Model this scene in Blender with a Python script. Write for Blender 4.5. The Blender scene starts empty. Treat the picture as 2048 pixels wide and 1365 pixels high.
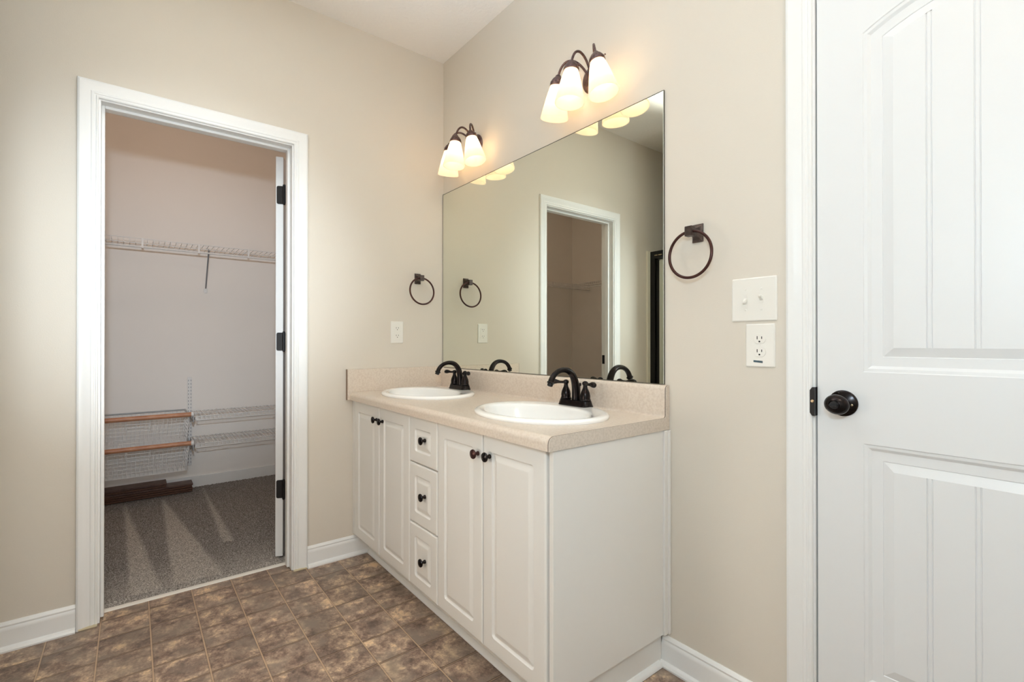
import bpy, bmesh, math, random
from mathutils import Vector, Matrix
from mathutils.geometry import tessellate_polygon
random.seed(7)
S = bpy.context.scene
COL = S.collection

# ------------------------------------------------------------------ camera
F_PX, PITCH, YAW = 964.9, math.radians(.19), math.radians(38.21)
CAM = Vector((2.48, -1.437, 1.10))
fw = Vector((-math.cos(YAW)*math.cos(PITCH), math.sin(YAW)*math.cos(PITCH), math.sin(PITCH)))
rt = Vector((math.sin(YAW), math.cos(YAW), 0))
up = rt.cross(fw)
cd = bpy.data.cameras.new('camera')
cam = bpy.data.objects.new('camera', cd)
COL.objects.link(cam)
m = Matrix((rt, up, -fw)).transposed().to_4x4()
m.translation = CAM
cam.matrix_world = m
cd.sensor_width = 36
cd.lens = F_PX/2048*36
cd.clip_start = .02
S.camera = cam
# ------------------------------------------------------------------ view, world, lights
S.view_settings.view_transform = 'Standard'
S.view_settings.look = 'None'
S.view_settings.gamma = 1
S.view_settings.exposure = 0.0
S.cycles.max_bounces = 14
S.cycles.diffuse_bounces = 8
S.cycles.glossy_bounces = 6
S.cycles.sample_clamp_indirect = 12
S.cycles.use_denoising = True
w = bpy.data.worlds.new('world')
S.world = w
w.use_nodes = True
w.node_tree.nodes['Background'].inputs[0].default_value = (.9, .93, 1, 1)
w.node_tree.nodes['Background'].inputs[1].default_value = .3

def light(name, kind, loc, energy, color, size=.1, aim=None, spread=None):
    d = bpy.data.lights.new(name, kind)
    d.energy = energy
    d.color = color
    if kind == 'AREA':
        d.shape = 'DISK'
        d.size = size
        if spread: d.spread = spread
    else:
        d.shadow_soft_size = size
    o = bpy.data.objects.new(name, d)
    COL.objects.link(o)
    o.location = loc
    if aim is not None:
        o.rotation_euler = (Vector(aim)-Vector(loc)).to_track_quat('-Z', 'Y').to_euler()
    return o
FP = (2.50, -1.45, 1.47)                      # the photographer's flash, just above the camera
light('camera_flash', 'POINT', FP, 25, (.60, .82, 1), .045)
def spot(name, loc, energy, color, size, aim, deg):
    o = light(name, 'SPOT', loc, energy, color, size, aim)
    o.data.spot_size = math.radians(deg)
    o.data.spot_blend = 1
spot('camera_flash_beam', FP, 175, (.78, .90, 1), .045, (-1.0, -1.17, 1.38), 40)
spot('bounce_flash_left', (1.3, -1.4, 1.6), 350, (.95, 1, .97), .05, (.95, -1.35, 2.744), 45)
spot('bounce_flash_centre', (2.3, -1.3, 1.6), 200, (.56, .78, 1), .05, (1.5, -.85, 2.744), 60)
light('added_overhead_light', 'POINT', (2.80, -.95, 2.60), 11, (1, .86, .72), .07)  # unseen lamp, added overhead for light from above right
light('added_nook_fill', 'POINT', (1.1, -1.6, .8), 8.5, (1, .93, .84), .15)  # added fill with no visible source, lifts the low left side
light('added_closet_fill', 'POINT', (-.80, -1.30, 2.62), 5.6, (1, .72, .52), .08)  # added unseen source, warms the upper closet

# ------------------------------------------------------------------ materials
def srgb(r, g, b):
    f = lambda c: (c/255/12.92) if c/255 <= .04045 else ((c/255+.055)/1.055)**2.4
    return (f(r), f(g), f(b), 1)

class NT:
    def __init__(s, mat):
        s.nt = mat.node_tree; s.n = s.nt.nodes; s.l = s.nt.links
    def new(s, t, **k):
        n = s.n.new(t)
        for a, b in k.items(): setattr(n, a, b)
        return n
    def link(s, a, b): s.l.new(a, b)
    def math(s, op, a, b=None, c=None):
        n = s.new('ShaderNodeMath', operation=op)
        for i, v in enumerate((a, b, c)):
            if v is None: continue
            if isinstance(v, (int, float)): n.inputs[i].default_value = v
            else: s.link(v, n.inputs[i])
        return n.outputs[0]
    def mix(s, f, a, b, mode='MIX'):
        n = s.new('ShaderNodeMix', data_type='RGBA', blend_type=mode)
        for i, v in ((0, f), (6, a), (7, b)):
            if isinstance(v, (int, float, tuple)): n.inputs[i].default_value = v
            else: s.link(v, n.inputs[i])
        return n.outputs[2]
    def noise(s, vec, scale, detail=3, rough=.55):
        n = s.new('ShaderNodeTexNoise')
        n.inputs['Scale'].default_value = scale
        n.inputs['Detail'].default_value = detail
        n.inputs['Roughness'].default_value = rough
        if vec is not None: s.link(vec, n.inputs['Vector'])
        return n.outputs['Fac']
    def ramp(s, f, pts):
        n = s.new('ShaderNodeValToRGB')
        s.link(f, n.inputs[0])
        e = n.color_ramp.elements
        while len(e) < len(pts): e.new(.5)
        for k, (p, c) in enumerate(pts):
            e[k].position = p; e[k].color = c
        return n.outputs[0]

def material(name, color, rough=.5, metal=0, bump=None, var=None, coat=0, spec=.5, emit=None):
    mt = bpy.data.materials.new(name)
    mt.use_nodes = True
    t = NT(mt)
    b = t.n['Principled BSDF']
    b.inputs['Base Color'].default_value = color
    b.inputs['Roughness'].default_value = rough
    b.inputs['Metallic'].default_value = metal
    b.inputs['Specular IOR Level'].default_value = spec
    b.inputs['Coat Weight'].default_value = coat
    co = None
    if bump or var:
        co = t.new('ShaderNodeTexCoord').outputs['Object']
    if var:                                  # var = (scale, second colour, low, high)
        f = t.noise(co, var[0], 5)
        c = t.ramp(f, [(var[2], color), (var[3], var[1])])
        t.link(c, b.inputs['Base Color'])
    if bump:                                 # bump = (scale, strength, distance)
        f = t.noise(co, bump[0], 4)
        bn = t.new('ShaderNodeBump')
        bn.inputs['Strength'].default_value = bump[1]
        bn.inputs['Distance'].default_value = bump[2]
        t.link(f, bn.inputs['Height'])
        t.link(bn.outputs[0], b.inputs['Normal'])
    if emit:
        b.inputs['Emission Color'].default_value = emit[0]
        b.inputs['Emission Strength'].default_value = emit[1]
    return mt

M = {}
M['wall'] = material('beige_wall_paint', srgb(217, 209, 197), .6, bump=(220, .12, .002), spec=.25)
M['closetwall'] = material('closet_paint_flash_lightened', srgb(240, 236, 232), .7, bump=(220, .12, .002), spec=.25)  # wall paint lightened, part of the flash light is put into the colour
M['ceiling'] = material('white_ceiling_texture', srgb(243, 239, 235), .9, bump=(55, .6, .006), spec=.2)
M['trim'] = material('white_trim_paint', srgb(236, 236, 235), .32)
M['door'] = material('white_door_paint', srgb(226, 227, 228), .38, bump=(180, .05, .001))
M['cabinet'] = material('white_cabinet_thermofoil', srgb(230, 228, 224), .38)
M['bronze'] = material('oil_rubbed_bronze', srgb(36, 32, 32), .21, .8, var=(60, srgb(60, 43, 38), .52, .8))
M['bronze_light'] = material('brushed_bronze', srgb(112, 88, 84), .36, .7, var=(90, srgb(70, 52, 50), .4, .7))
M['ringbronze'] = material('reddish_bronze', srgb(70, 42, 38), .3, .6)
M['pewter'] = material('dark_pewter_bronze', srgb(92, 80, 76), .38, .7, var=(80, srgb(66, 56, 54), .4, .7))
M['black'] = material('black_metal', srgb(32, 32, 34), .4, .5)
M['porcelain'] = material('white_porcelain', srgb(252, 251, 249), .09, coat=.5)
M['counter'] = material('beige_laminate', srgb(223, 210, 196), .33, var=(130, srgb(213, 198, 183), .42, .62))
M['counter_cap'] = material('beige_laminate_cap', srgb(214, 202, 189), .42, var=(150, srgb(202, 190, 176), .42, .62))
M['darkline'] = material('dark_laminate_edge', srgb(66, 48, 40), .6)
M['brownedge'] = material('brown_board_edge', srgb(142, 120, 104), .6)
M['plastic'] = material('white_plastic', srgb(232, 229, 222), .3)
M['dark'] = material('dark_slot', srgb(24, 22, 22), .8)
M['label'] = material('teal_label', srgb(42, 66, 78), .5, var=(900, srgb(96, 120, 130), .5, .6))
M['brass'] = material('brass_screw', srgb(190, 170, 140), .35, .9)
M['wire'] = material('white_coated_wire', srgb(228, 227, 226), .4)
M['wire_gray'] = material('grey_coated_wire', srgb(168, 170, 172), .4)
M['steel'] = material('grey_steel_bracket', srgb(150, 152, 156), .4, .3)
M['wood'] = material('orange_wood_dowel', srgb(196, 142, 108), .4, var=(18, srgb(180, 122, 90), .4, .65))
M['board'] = material('brown_board', srgb(98, 72, 62), .45, var=(25, srgb(84, 58, 48), .4, .65))
M['board_edge'] = material('brown_board_side', srgb(92, 60, 42), .5)
M['threshold'] = material('white_threshold', srgb(226, 222, 214), .35)
M['caulk'] = material('aged_caulk', srgb(206, 192, 160), .6)
M['fiberglass'] = material('cream_fiberglass', srgb(238, 231, 212), .25)
M['blackframe'] = material('black_shower_frame', srgb(22, 20, 19), .35, .4)

def mirror_material():
    mt = bpy.data.materials.new('mirror_silver'); mt.use_nodes = True
    b = mt.node_tree.nodes['Principled BSDF']
    b.inputs['Base Color'].default_value = (.80, .82, .74, 1)
    b.inputs['Metallic'].default_value = 1
    b.inputs['Roughness'].default_value = 0
    return mt
M['mirror'] = mirror_material()
M['mirror_edge'] = material('dark_mirror_edge', srgb(74, 70, 60), .4)
M['mirror_polish'] = material('polished_glass_edge', srgb(214, 216, 205), .15)

def glass_material():
    mt = bpy.data.materials.new('obscure_glass'); mt.use_nodes = True
    b = mt.node_tree.nodes['Principled BSDF']
    b.inputs['Base Color'].default_value = srgb(205, 205, 190)
    b.inputs['Roughness'].default_value = .25
    b.inputs['Transmission Weight'].default_value = .15
    b.inputs['IOR'].default_value = 1.2
    return mt
M['glass'] = glass_material()

def shade_material():
    mt = bpy.data.materials.new('frosted_alabaster_glass'); mt.use_nodes = True
    t = NT(mt)
    for n in list(t.n): t.n.remove(n)
    out = t.new('ShaderNodeOutputMaterial')
    tr = t.new('ShaderNodeBsdfTranslucent'); tr.inputs[0].default_value = (.95, .86, .71, 1)
    pr = t.new('ShaderNodeBsdfPrincipled')
    pr.inputs['Base Color'].default_value = (.84, .77, .66, 1)
    pr.inputs['Roughness'].default_value = .25
    mx = t.new('ShaderNodeMixShader'); mx.inputs[0].default_value = .35
    t.link(tr.outputs[0], mx.inputs[1]); t.link(pr.outputs[0], mx.inputs[2])
    co = t.new('ShaderNodeTexCoord').outputs['Object']
    f = t.noise(co, 28, 4)
    c = t.ramp(f, [(.35, (1, .84, .64, 1)), (.65, (1, .92, .78, 1))])
    em = t.new('ShaderNodeEmission'); em.inputs[1].default_value = .22
    t.link(c, em.inputs[0])
    ad = t.new('ShaderNodeAddShader')
    t.link(mx.outputs[0], ad.inputs[0]); t.link(em.outputs[0], ad.inputs[1])
    t.link(ad.outputs[0], out.inputs[0])
    return mt
M['shade'] = shade_material()
M['bulb'] = material('lit_bulb', (1, .9, .75, 1), .5, emit=((1, .84, .64, 1), 15))

def floor_material():
    mt = bpy.data.materials.new('brown_tile_vinyl'); mt.use_nodes = True
    t = NT(mt)
    b = t.n['Principled BSDF']
    co = t.new('ShaderNodeTexCoord').outputs['Object']
    sp = t.new('ShaderNodeSeparateXYZ'); t.link(co, sp.inputs[0])
    P = .152
    u = t.math('DIVIDE', t.math('ADD', sp.outputs[0], .013+P*20), P)
    v = t.math('DIVIDE', t.math('ADD', sp.outputs[1], .62+P*40), P)
    iu, iv = t.math('FLOOR', u), t.math('FLOOR', v)
    fu, fv = t.math('FRACT', u), t.math('FRACT', v)
    du = t.math('MULTIPLY', t.math('MINIMUM', fu, t.math('SUBTRACT', 1, fu)), P)
    dv = t.math('MULTIPLY', t.math('MINIMUM', fv, t.math('SUBTRACT', 1, fv)), P)
    cell = t.new('ShaderNodeCombineXYZ'); t.link(iu, cell.inputs[0]); t.link(iv, cell.inputs[1])
    wn = t.new('ShaderNodeTexWhiteNoise'); t.link(cell.outputs[0], wn.inputs['Vector'])
    off = t.new('ShaderNodeVectorMath', operation='SCALE'); t.link(wn.outputs['Color'], off.inputs[0]); off.inputs[3].default_value = 7
    vec = t.new('ShaderNodeVectorMath', operation='ADD'); t.link(co, vec.inputs[0]); t.link(off.outputs[0], vec.inputs[1])
    big = t.noise(vec.outputs[0], 11, 4, .6)
    mid = t.noise(vec.outputs[0], 38, 6, .7)
    fine = t.noise(vec.outputs[0], 140, 4, .7)
    f = t.math('ADD', t.math('MULTIPLY', big, .55), t.math('MULTIPLY', mid, .45))
    f = t.math('ADD', f, t.math('MULTIPLY', t.math('SUBTRACT', fine, .5), .22))
    c = t.ramp(f, [(.37, srgb(94, 76, 67)), (.46, srgb(132, 110, 97)), (.54, srgb(172, 148, 128)), (.62, srgb(224, 194, 158))])
    hue = t.noise(vec.outputs[0], 9, 3, .6)
    c = t.mix(t.ramp(hue, [(.45, (0, 0, 0, 1)), (.7, (1, 1, 1, 1))]), c, srgb(136, 122, 110), 'MIX')
    bright = t.math('ADD', .86, t.math('MULTIPLY', wn.outputs['Value'], .26))
    bc = t.new('ShaderNodeCombineColor')
    for i in range(3): t.link(bright, bc.inputs[i])
    c = t.mix(1.0, c, bc.outputs[0], 'MULTIPLY')
    wob = t.math('MULTIPLY', t.math('SUBTRACT', t.noise(co, 60, 2), .5), .0015)
    def line(d, wd):
        mr = t.new('ShaderNodeMapRange')
        t.link(t.math('ADD', d, wob), mr.inputs[0])
        mr.inputs[1].default_value = wd*.6; mr.inputs[2].default_value = wd*1.3
        mr.inputs[3].default_value = 1; mr.inputs[4].default_value = 0
        return mr.outputs[0]
    lv = line(dv, .0022)
    lu = line(du, .0018)
    dark = line(du, .0050)
    c = t.mix(t.math('MULTIPLY', dark, .85), c, srgb(74, 56, 46))
    c = t.mix(t.math('MULTIPLY', line(dv, .0042), .45), c, srgb(84, 62, 48))
    c = t.mix(t.math('MULTIPLY', line(du, .0013), .75), c, srgb(186, 158, 130))
    c = t.mix(t.math('MULTIPLY', lv, .9), c, srgb(188, 160, 132))
    t.link(c, b.inputs['Base Color'])
    b.inputs['Roughness'].default_value = .42
    b.inputs['Specular IOR Level'].default_value = .4
    h = t.math('SUBTRACT', t.math('MULTIPLY', mid, .25), t.math('MAXIMUM', dark, line(dv, .0042)))
    bn = t.new('ShaderNodeBump'); bn.inputs['Strength'].default_value = .35; bn.inputs['Distance'].default_value = .0015
    t.link(h, bn.inputs['Height']); t.link(bn.outputs[0], b.inputs['Normal'])
    return mt
M['floor'] = floor_material()

def carpet_material():
    mt = bpy.data.materials.new('grey_brown_carpet'); mt.use_nodes = True
    t = NT(mt)
    b = t.n['Principled BSDF']
    co = t.new('ShaderNodeTexCoord').outputs['Object']
    a = t.noise(co, 190, 4, .75)
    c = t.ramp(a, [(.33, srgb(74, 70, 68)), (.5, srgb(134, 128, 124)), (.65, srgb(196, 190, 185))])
    at = t.new('ShaderNodeAttribute'); at.attribute_name = 'nap_and_doorlight'
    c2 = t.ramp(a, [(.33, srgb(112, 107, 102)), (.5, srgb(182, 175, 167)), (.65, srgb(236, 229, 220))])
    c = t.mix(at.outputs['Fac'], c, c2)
    t.link(c, b.inputs['Base Color'])
    b.inputs['Roughness'].default_value = .95
    b.inputs['Specular IOR Level'].default_value = .1
    bn = t.new('ShaderNodeBump'); bn.inputs['Strength'].default_value = .8; bn.inputs['Distance'].default_value = .004
    t.link(a, bn.inputs['Height']); t.link(bn.outputs[0], b.inputs['Normal'])
    return mt
M['carpet'] = carpet_material()

# ------------------------------------------------------------------ mesh helpers
def tag(o, label=None, cat=None, group=None, kind=None):
    if label: o['label'] = label
    if cat: o['category'] = cat
    if group: o['group'] = group
    if kind: o['kind'] = kind
    return o

def thing(name, loc, label, cat, group=None, kind=None):
    o = bpy.data.objects.new(name, None)
    o.empty_display_size = .05
    COL.objects.link(o)
    o.location = loc
    return tag(o, label, cat, group, kind)

def world_loc(o):
    v = Vector(o.location)
    p = o.parent
    while p: v += Vector(p.location); p = p.parent
    return v

def obj(name, bm, mat, parent=None, smooth=35, origin=None, orient=None):
    """Link one mesh; coordinates are given in the room frame and shifted to the parent's."""
    bmesh.ops.remove_doubles(bm, verts=bm.verts, dist=1e-6)
    if orient is None: bmesh.ops.recalc_face_normals(bm, faces=bm.faces)
    else:
        for f in bm.faces:
            f.normal_update()
            if f.normal.dot(Vector(orient(f.calc_center_median()))) < 0: f.normal_flip()
    me = bpy.data.meshes.new(name)
    if parent is not None: off = world_loc(parent)
    elif origin is not None: off = Vector(origin)
    else: off = Vector((0, 0, 0))
    bmesh.ops.translate(bm, verts=bm.verts, vec=-off)
    bm.to_mesh(me); bm.free()
    for mm in (mat if isinstance(mat, (list, tuple)) else [mat]): me.materials.append(mm)
    if smooth:
        me.polygons.foreach_set('use_smooth', [True]*len(me.polygons))
        me.set_sharp_from_angle(angle=math.radians(smooth))
    o = bpy.data.objects.new(name, me)
    COL.objects.link(o)
    if smooth:
        wn = o.modifiers.new('weighted_normals', 'WEIGHTED_NORMAL')
        wn.keep_sharp = True
    if parent is not None: o.parent = parent
    else: o.location = off
    return o

def box(bm, x0, x1, y0, y1, z0, z1, bev=0, seg=2, mat=0):
    vs = [bm.verts.new((x, y, z)) for x in (x0, x1) for y in (y0, y1) for z in (z0, z1)]
    fs = [bm.faces.new([vs[i] for i in q]) for q in
          ((0, 1, 3, 2), (4, 6, 7, 5), (0, 4, 5, 1), (2, 3, 7, 6), (0, 2, 6, 4), (1, 5, 7, 3))]
    for f in fs: f.material_index = mat
    if bev:
        es = list({e for f in fs for e in f.edges})
        bmesh.ops.bevel(bm, geom=es, offset=bev, segments=seg, profile=.5, affect='EDGES')
    return bm

def B(*a, **k): return box(bmesh.new(), *a, **k)

def frame(axis):
    a = Vector(axis).normalized()
    u = a.orthogonal().normalized()
    return a, u, a.cross(u)

def lathe(bm, prof, c, axis, n=32, sx=1, sy=1, uref=None, cap0=True, cap1=True):
    a, u, v = frame(axis)
    if uref is not None:
        u = (Vector(uref)-a*Vector(uref).dot(a)).normalized(); v = a.cross(u)
    c = Vector(c)
    rings = []
    for r, h in prof:
        rings.append([bm.verts.new(c+a*h+u*(r*sx*math.cos(2*math.pi*i/n))+v*(r*sy*math.sin(2*math.pi*i/n))) for i in range(n)])
    for p, q in zip(rings, rings[1:]):
        for i in range(n):
            bm.faces.new((p[i], p[(i+1) % n], q[(i+1) % n], q[i]))
    if cap0 and prof[0][0] > 1e-5: bm.faces.new(rings[0])
    if cap1 and prof[-1][0] > 1e-5: bm.faces.new(rings[-1][::-1])
    return bm

def tube(bm, pts, r, n=10, closed=False, caps=True, flat=None):
    pts = [Vector(p) for p in pts]
    k = len(pts)
    rs = r if isinstance(r, (list, tuple)) else [r]*k
    rings = []
    u = None
    for i, p in enumerate(pts):
        if closed: d = pts[(i+1) % k]-pts[i-1]
        else: d = pts[min(i+1, k-1)]-pts[max(i-1, 0)]
        d.normalize()
        if u is None: u = d.orthogonal().normalized()
        else:
            u = u-d*u.dot(d)
            u.normalize()
        v = d.cross(u)
        rings.append([bm.verts.new(p+(u*math.cos(2*math.pi*j/n)+v*math.sin(2*math.pi*j/n))*rs[i]) for j in range(n)])
    for i in range(k if closed else k-1):
        a, b = rings[i], rings[(i+1) % k]
        for j in range(n): bm.faces.new((a[j], a[(j+1) % n], b[(j+1) % n], b[j]))
    if caps and not closed:
        bm.faces.new(rings[0][::-1]); bm.faces.new(rings[-1])
    return bm

def bez(p0, p1, p2, p3, n=12):
    p0, p1, p2, p3 = map(Vector, (p0, p1, p2, p3))
    return [p0*(1-t)**3+p1*3*t*(1-t)**2+p2*3*t*t*(1-t)+p3*t**3 for t in [i/n for i in range(n+1)]]

def rrect(x0, x1, z0, z1, r, k=4):
    pts = []
    for cx, cz, a0 in ((x1-r, z1-r, 0), (x0+r, z1-r, 90), (x0+r, z0+r, 180), (x1-r, z0+r, 270)):
        for i in range(k+1):
            a = math.radians(a0+90*i/k)
            pts.append((cx+r*math.cos(a), cz+r*math.sin(a)))
    return pts

def rings(bm, outlines, to3, cap=True, capback=False):
    """outlines: list of (points2d, depth)."""
    rr = [[bm.verts.new(to3(p[0], p[1], d)) for p in pts] for pts, d in outlines]
    n = len(rr[0])
    for a, b in zip(rr, rr[1:]):
        for i in range(n): bm.faces.new((a[i], a[(i+1) % n], b[(i+1) % n], b[i]))
    if cap: bm.faces.new(rr[-1])
    if capback: bm.faces.new(rr[0][::-1])
    return rr

def sweep(bm, prof, stations):
    """prof: 2-D points; stations: function list mapping (u,h)->3-D.  Closed profile, capped."""
    rr = [[bm.verts.new(f(u, h)) for u, h in prof] for f in stations]
    n = len(prof)
    for a, b in zip(rr, rr[1:]):
        for i in range(n): bm.faces.new((a[i], a[(i+1) % n], b[(i+1) % n], b[i]))
    bm.faces.new(rr[0][::-1]); bm.faces.new(rr[-1])
    return bm

# ------------------------------------------------------------------ room shell
CEIL = 2.744
DY0, DY1, DZ = -1.535, -.833, 2.049          # closet opening between jamb faces
XB = -1.86                                   # closet back wall
YL, YR = -2.96, -.25                         # closet side walls
WT = .115

def structure(name, bm, mat, label, cat, smooth=0, **k):
    return tag(obj(name, bm, mat, smooth=smooth, **k), label, cat, kind='structure')

bm = bmesh.new()
box(bm, -WT, 0, DY1+.02, .12, 0, CEIL)
box(bm, -WT, 0, -3.0, DY0-.02, 0, CEIL)
box(bm, -WT, 0, DY0-.02, DY1+.02, DZ+.02, CEIL)
structure('wall_left', bm, M['wall'], 'beige painted wall around the open closet doorway', 'wall')
DX0, DX1, DZB = 1.956, 2.692, 2.05
bm = bmesh.new()
box(bm, 0, DX0-.001, 0, .12, 0, CEIL)
box(bm, DX1+.001, 3.4, 0, .12, 0, CEIL)
box(bm, DX0-.001, DX1+.001, 0, .12, DZB, CEIL)
box(bm, DX0-.3, DX1+.3, .121, .14, 0, DZB+.2)
structure('wall_right', bm, M['wall'], 'beige painted wall behind the mirror and vanity', 'wall')
bm = bmesh.new()
box(bm, 1.70, 3.4, -1.735, -1.565, 0, CEIL)
box(bm, .625, 1.70, -1.85, -1.732, 0, CEIL)  # unseen length of wall added to keep bounced light out of the nook
box(bm, 1.70, 1.82, -3.0, -1.735, 0, CEIL)
structure('wall_near', bm, M['wall'], 'beige wall end beside the photographer, out of view, lengthened to shade the nook', 'wall')
structure('wall_end', B(3.4, 3.52, -1.735, .12, 0, CEIL), M['wall'], 'beige wall beyond the white passage door', 'wall')
structure('wall_nook', B(-.115, 1.82, -3.12, -3.0, 0, CEIL), M['wall'], 'beige wall behind the shower stall', 'wall')
structure('ceiling', B(-2.0, 3.52, -3.12, .12, CEIL, CEIL+.1), M['ceiling'], 'white textured ceiling above the vanity', 'ceiling')
structure('floor', B(-.100, 3.52, -3.12, .12, -.1, 0), M['floor'], 'brown square tile vinyl floor with tan joints', 'floor')
structure('wall_closet_back', B(XB-.1, XB, YL-.1, YR+.1, -.1, CEIL), M['closetwall'], 'beige rear wall of the closet behind the wire shelves', 'wall')
structure('wall_closet_left', B(XB, -WT, YL-.1, YL, -.1, CEIL), M['closetwall'], 'beige left side wall of the closet seen in the mirror', 'wall')
structure('wall_closet_right', B(XB, -WT, YR, YR+.1, -.1, CEIL), M['closetwall'], 'beige right side wall of the closet behind its door', 'wall')

# carpet: fine jittered pile with vacuum marks
def carpet():
    bm = bmesh.new()
    nap_and_doorlight = bm.verts.layers.float.new('nap_and_doorlight')
    x0, x1, y0, y1 = XB, -.112, -1.80, YR
    nx, ny = 290, 240
    wedges = [(-1.02, -1.63, -1.36, -.10), (-1.28, -1.34, -1.30, -.2)]
    marks = [  # apex (x, y), near end (x, y_left, y_right)
        ((-1.66, -1.475), (-.15, -1.44, -1.335)),
        ((-1.66, -1.27), (-.15, -1.29, -1.10)),
        ((-1.80, -1.02), (-.55, -1.045, -1.0)),
        ]
    grid = []
    for i in range(nx+1):
        row = []
        x = x0+(x1-x0)*i/nx
        for j in range(ny+1):
            y = y0+(y1-y0)*j/ny
            z = .014+random.uniform(-.0035, .0035)
            if x > x1-.03: z -= (.03-(x1-x))/.03*.010
            if i == nx: xx = x+random.uniform(-.003, .004)
            else: xx = x+random.uniform(-.0015, .0015)
            v = bm.verts.new((xx, y+random.uniform(-.0015, .0015), z))
            s = 0
            for (ax, ay), (bx, yl, yr) in marks:
                if ax <= x <= bx:
                    t = (x-ax)/(bx-ax)
                    l = ay+(yl-ay)*t-.012; r = ay+(yr-ay)*t+.012
                    e = .02
                    q = min((y-l)/e, (r-y)/e, 1)
                    s = max(s, max(0, q)*(1 if t > .02 else t/.02))
            v[nap_and_doorlight] = s*.8+max(0, min(1, (x+.5)/.3))*.35*(1-s)  # vacuum marks, plus doorway light painted in as paler pile near the threshold
            row.append(v)
        grid.append(row)
    for i in range(nx):
        for j in range(ny):
            bm.faces.new((grid[i][j], grid[i+1][j], grid[i+1][j+1], grid[i][j+1]))
    me = bpy.data.meshes.new('carpet')
    bm.to_mesh(me); bm.free()
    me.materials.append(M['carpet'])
    me.polygons.foreach_set('use_smooth', [True]*len(me.polygons))
    o = bpy.data.objects.new('carpet', me); COL.objects.link(o)
    return tag(o, 'grey brown cut pile carpet with vacuum marks in the closet', 'carpet', kind='stuff')
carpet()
structure('floor.001', B(XB, -.112, YL, YR, -.1, .004), M['carpet'], 'closet floor under the grey carpet', 'floor')
bm = bmesh.new()
sweep(bm, [(-.116, 0), (-.113, .006), (-.104, .0075), (-.094, .004), (-.091, 0)],
      [lambda u, h, y=y: (u, y, h) for y in (DY0, -1.3, -1.0, DY1)])
structure('trim_3', bm, M['threshold'], 'thin white threshold strip between carpet and tile floor', 'threshold', smooth=40)

# ------------------------------------------------------------------ casings and jambs
CAS = [(0, 0), (0, .008), (.003, .0105), (.007, .0105), (.009, .008), (.012, .008), (.015, .0105), (.020, .0108),
       (.024, .009), (.030, .0105), (.040, .0135), (.046, .0165), (.056, .0170), (.062, .0145), (.0635, .011), (.0635, 0)]

def casing(to3, a0, a1, top, fine=True):
    """to3(a, z, h): along-wall coordinate, height, proud distance."""
    bm = bmesh.new()
    rr = []
    for corner in range(4):
        ring = []
        for u, h in CAS:
            a = a0-u if corner < 2 else a1+u
            z = 0 if corner in (0, 3) else top+u
            ring.append(bm.verts.new(to3(a, z, h)))
        rr.append(ring)
    n = len(CAS)
    for p, q in zip(rr, rr[1:]):
        for i in range(n): bm.faces.new((p[i], p[(i+1) % n], q[(i+1) % n], q[i]))
    bm.faces.new(rr[0]); bm.faces.new(rr[-1][::-1])
    return bm

t1 = thing('trim_1', (0, -1.184, 0), 'white moulded casing and jamb around the closet doorway', 'door frame', kind='structure')
obj('casing', casing(lambda a, z, h: (h, a, z), DY0-.006, DY1+.006, DZ+.006), M['trim'], t1, 25)
obj('closet_side_casing', casing(lambda a, z, h: (-WT-h, a, z), DY0-.006, DY1+.006, DZ+.006), M['trim'], t1, 25)
bm = bmesh.new()
for (a, b) in ((DY0-.018, DY0), (DY1, DY1+.018)): box(bm, -WT, 0, a, b, 0.004, DZ)
box(bm, -WT, 0, DY0-.018, DY1+.018, DZ, DZ+.018)
obj('jamb', bm, M['trim'], t1, 0)
bm = bmesh.new()
box(bm, -.078, -.042, DY0, DY0+.011, .006, DZ-.0, .002)
box(bm, -.078, -.042, DY1-.011, DY1, .006, DZ, .002)
box(bm, -.078, -.042, DY0+.011, DY1-.011, DZ-.011, DZ, .002)
obj('door_stop', bm, M['trim'], t1, 0)
bm = bmesh.new()
box(bm, -.112, -.084, DY0-.001, DY0+.0015, .93, 1.00, .0006)
obj('strike_plate', bm, M['black'], t1)
bm = bmesh.new()
for a, b in ((DY0-.062, DY0-.006), (DY1+.006, DY1+.066)):
    box(bm, .001, .020, a, b, 0, .008, .003)
obj('caulk', bm, M['caulk'], t1)

t2 = thing('trim_2', (2.324, 0, 0), 'white moulded casing and jamb of the closed passage door', 'door frame', kind='structure')
obj('casing', casing(lambda a, z, h: (a, -h, z), DX0+.006, DX1-.006, DZB+.003), M['trim'], t2, 25)
bm = bmesh.new()
box(bm, DX0, DX0+.0115, .0, .115, 0, DZB)
box(bm, DX1-.0115, DX1, .0, .115, 0, DZB)
box(bm, DX0, DX1, .0, .115, DZB-.0115, DZB)
box(bm, DX0+.0115, DX0+.022, .042, .078, 0, DZB)
box(bm, DX1-.022, DX1-.0115, .042, .078, 0, DZB)
obj('jamb', bm, M['trim'], t2, 0)
bm = bmesh.new()
pts = [(1.9580, .913), (1.9635, .905), (1.9695, .905), (1.9695, .981), (1.9635, .981), (1.9580, .973)]
for d in (0,):
    a = [bm.verts.new((x, -.0125, z)) for x, z in pts]
    b = [bm.verts.new((x, .010, z)) for x, z in pts]
    for i in range(6): bm.faces.new((a[i], a[(i+1) % 6], b[(i+1) % 6], b[i]))
    bm.faces.new(a); bm.faces.new(b[::-1])
sp = obj('strike_plate', bm, M['black'], t2)
bm = lathe(bmesh.new(), [(.0042, -.002), (.0042, 0), (.003, .0012), (0, .0014)], (1.9640, -.0125, .944), (0, -1, 0), 12)
obj('screw', bm, M['brass'], sp)

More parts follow.
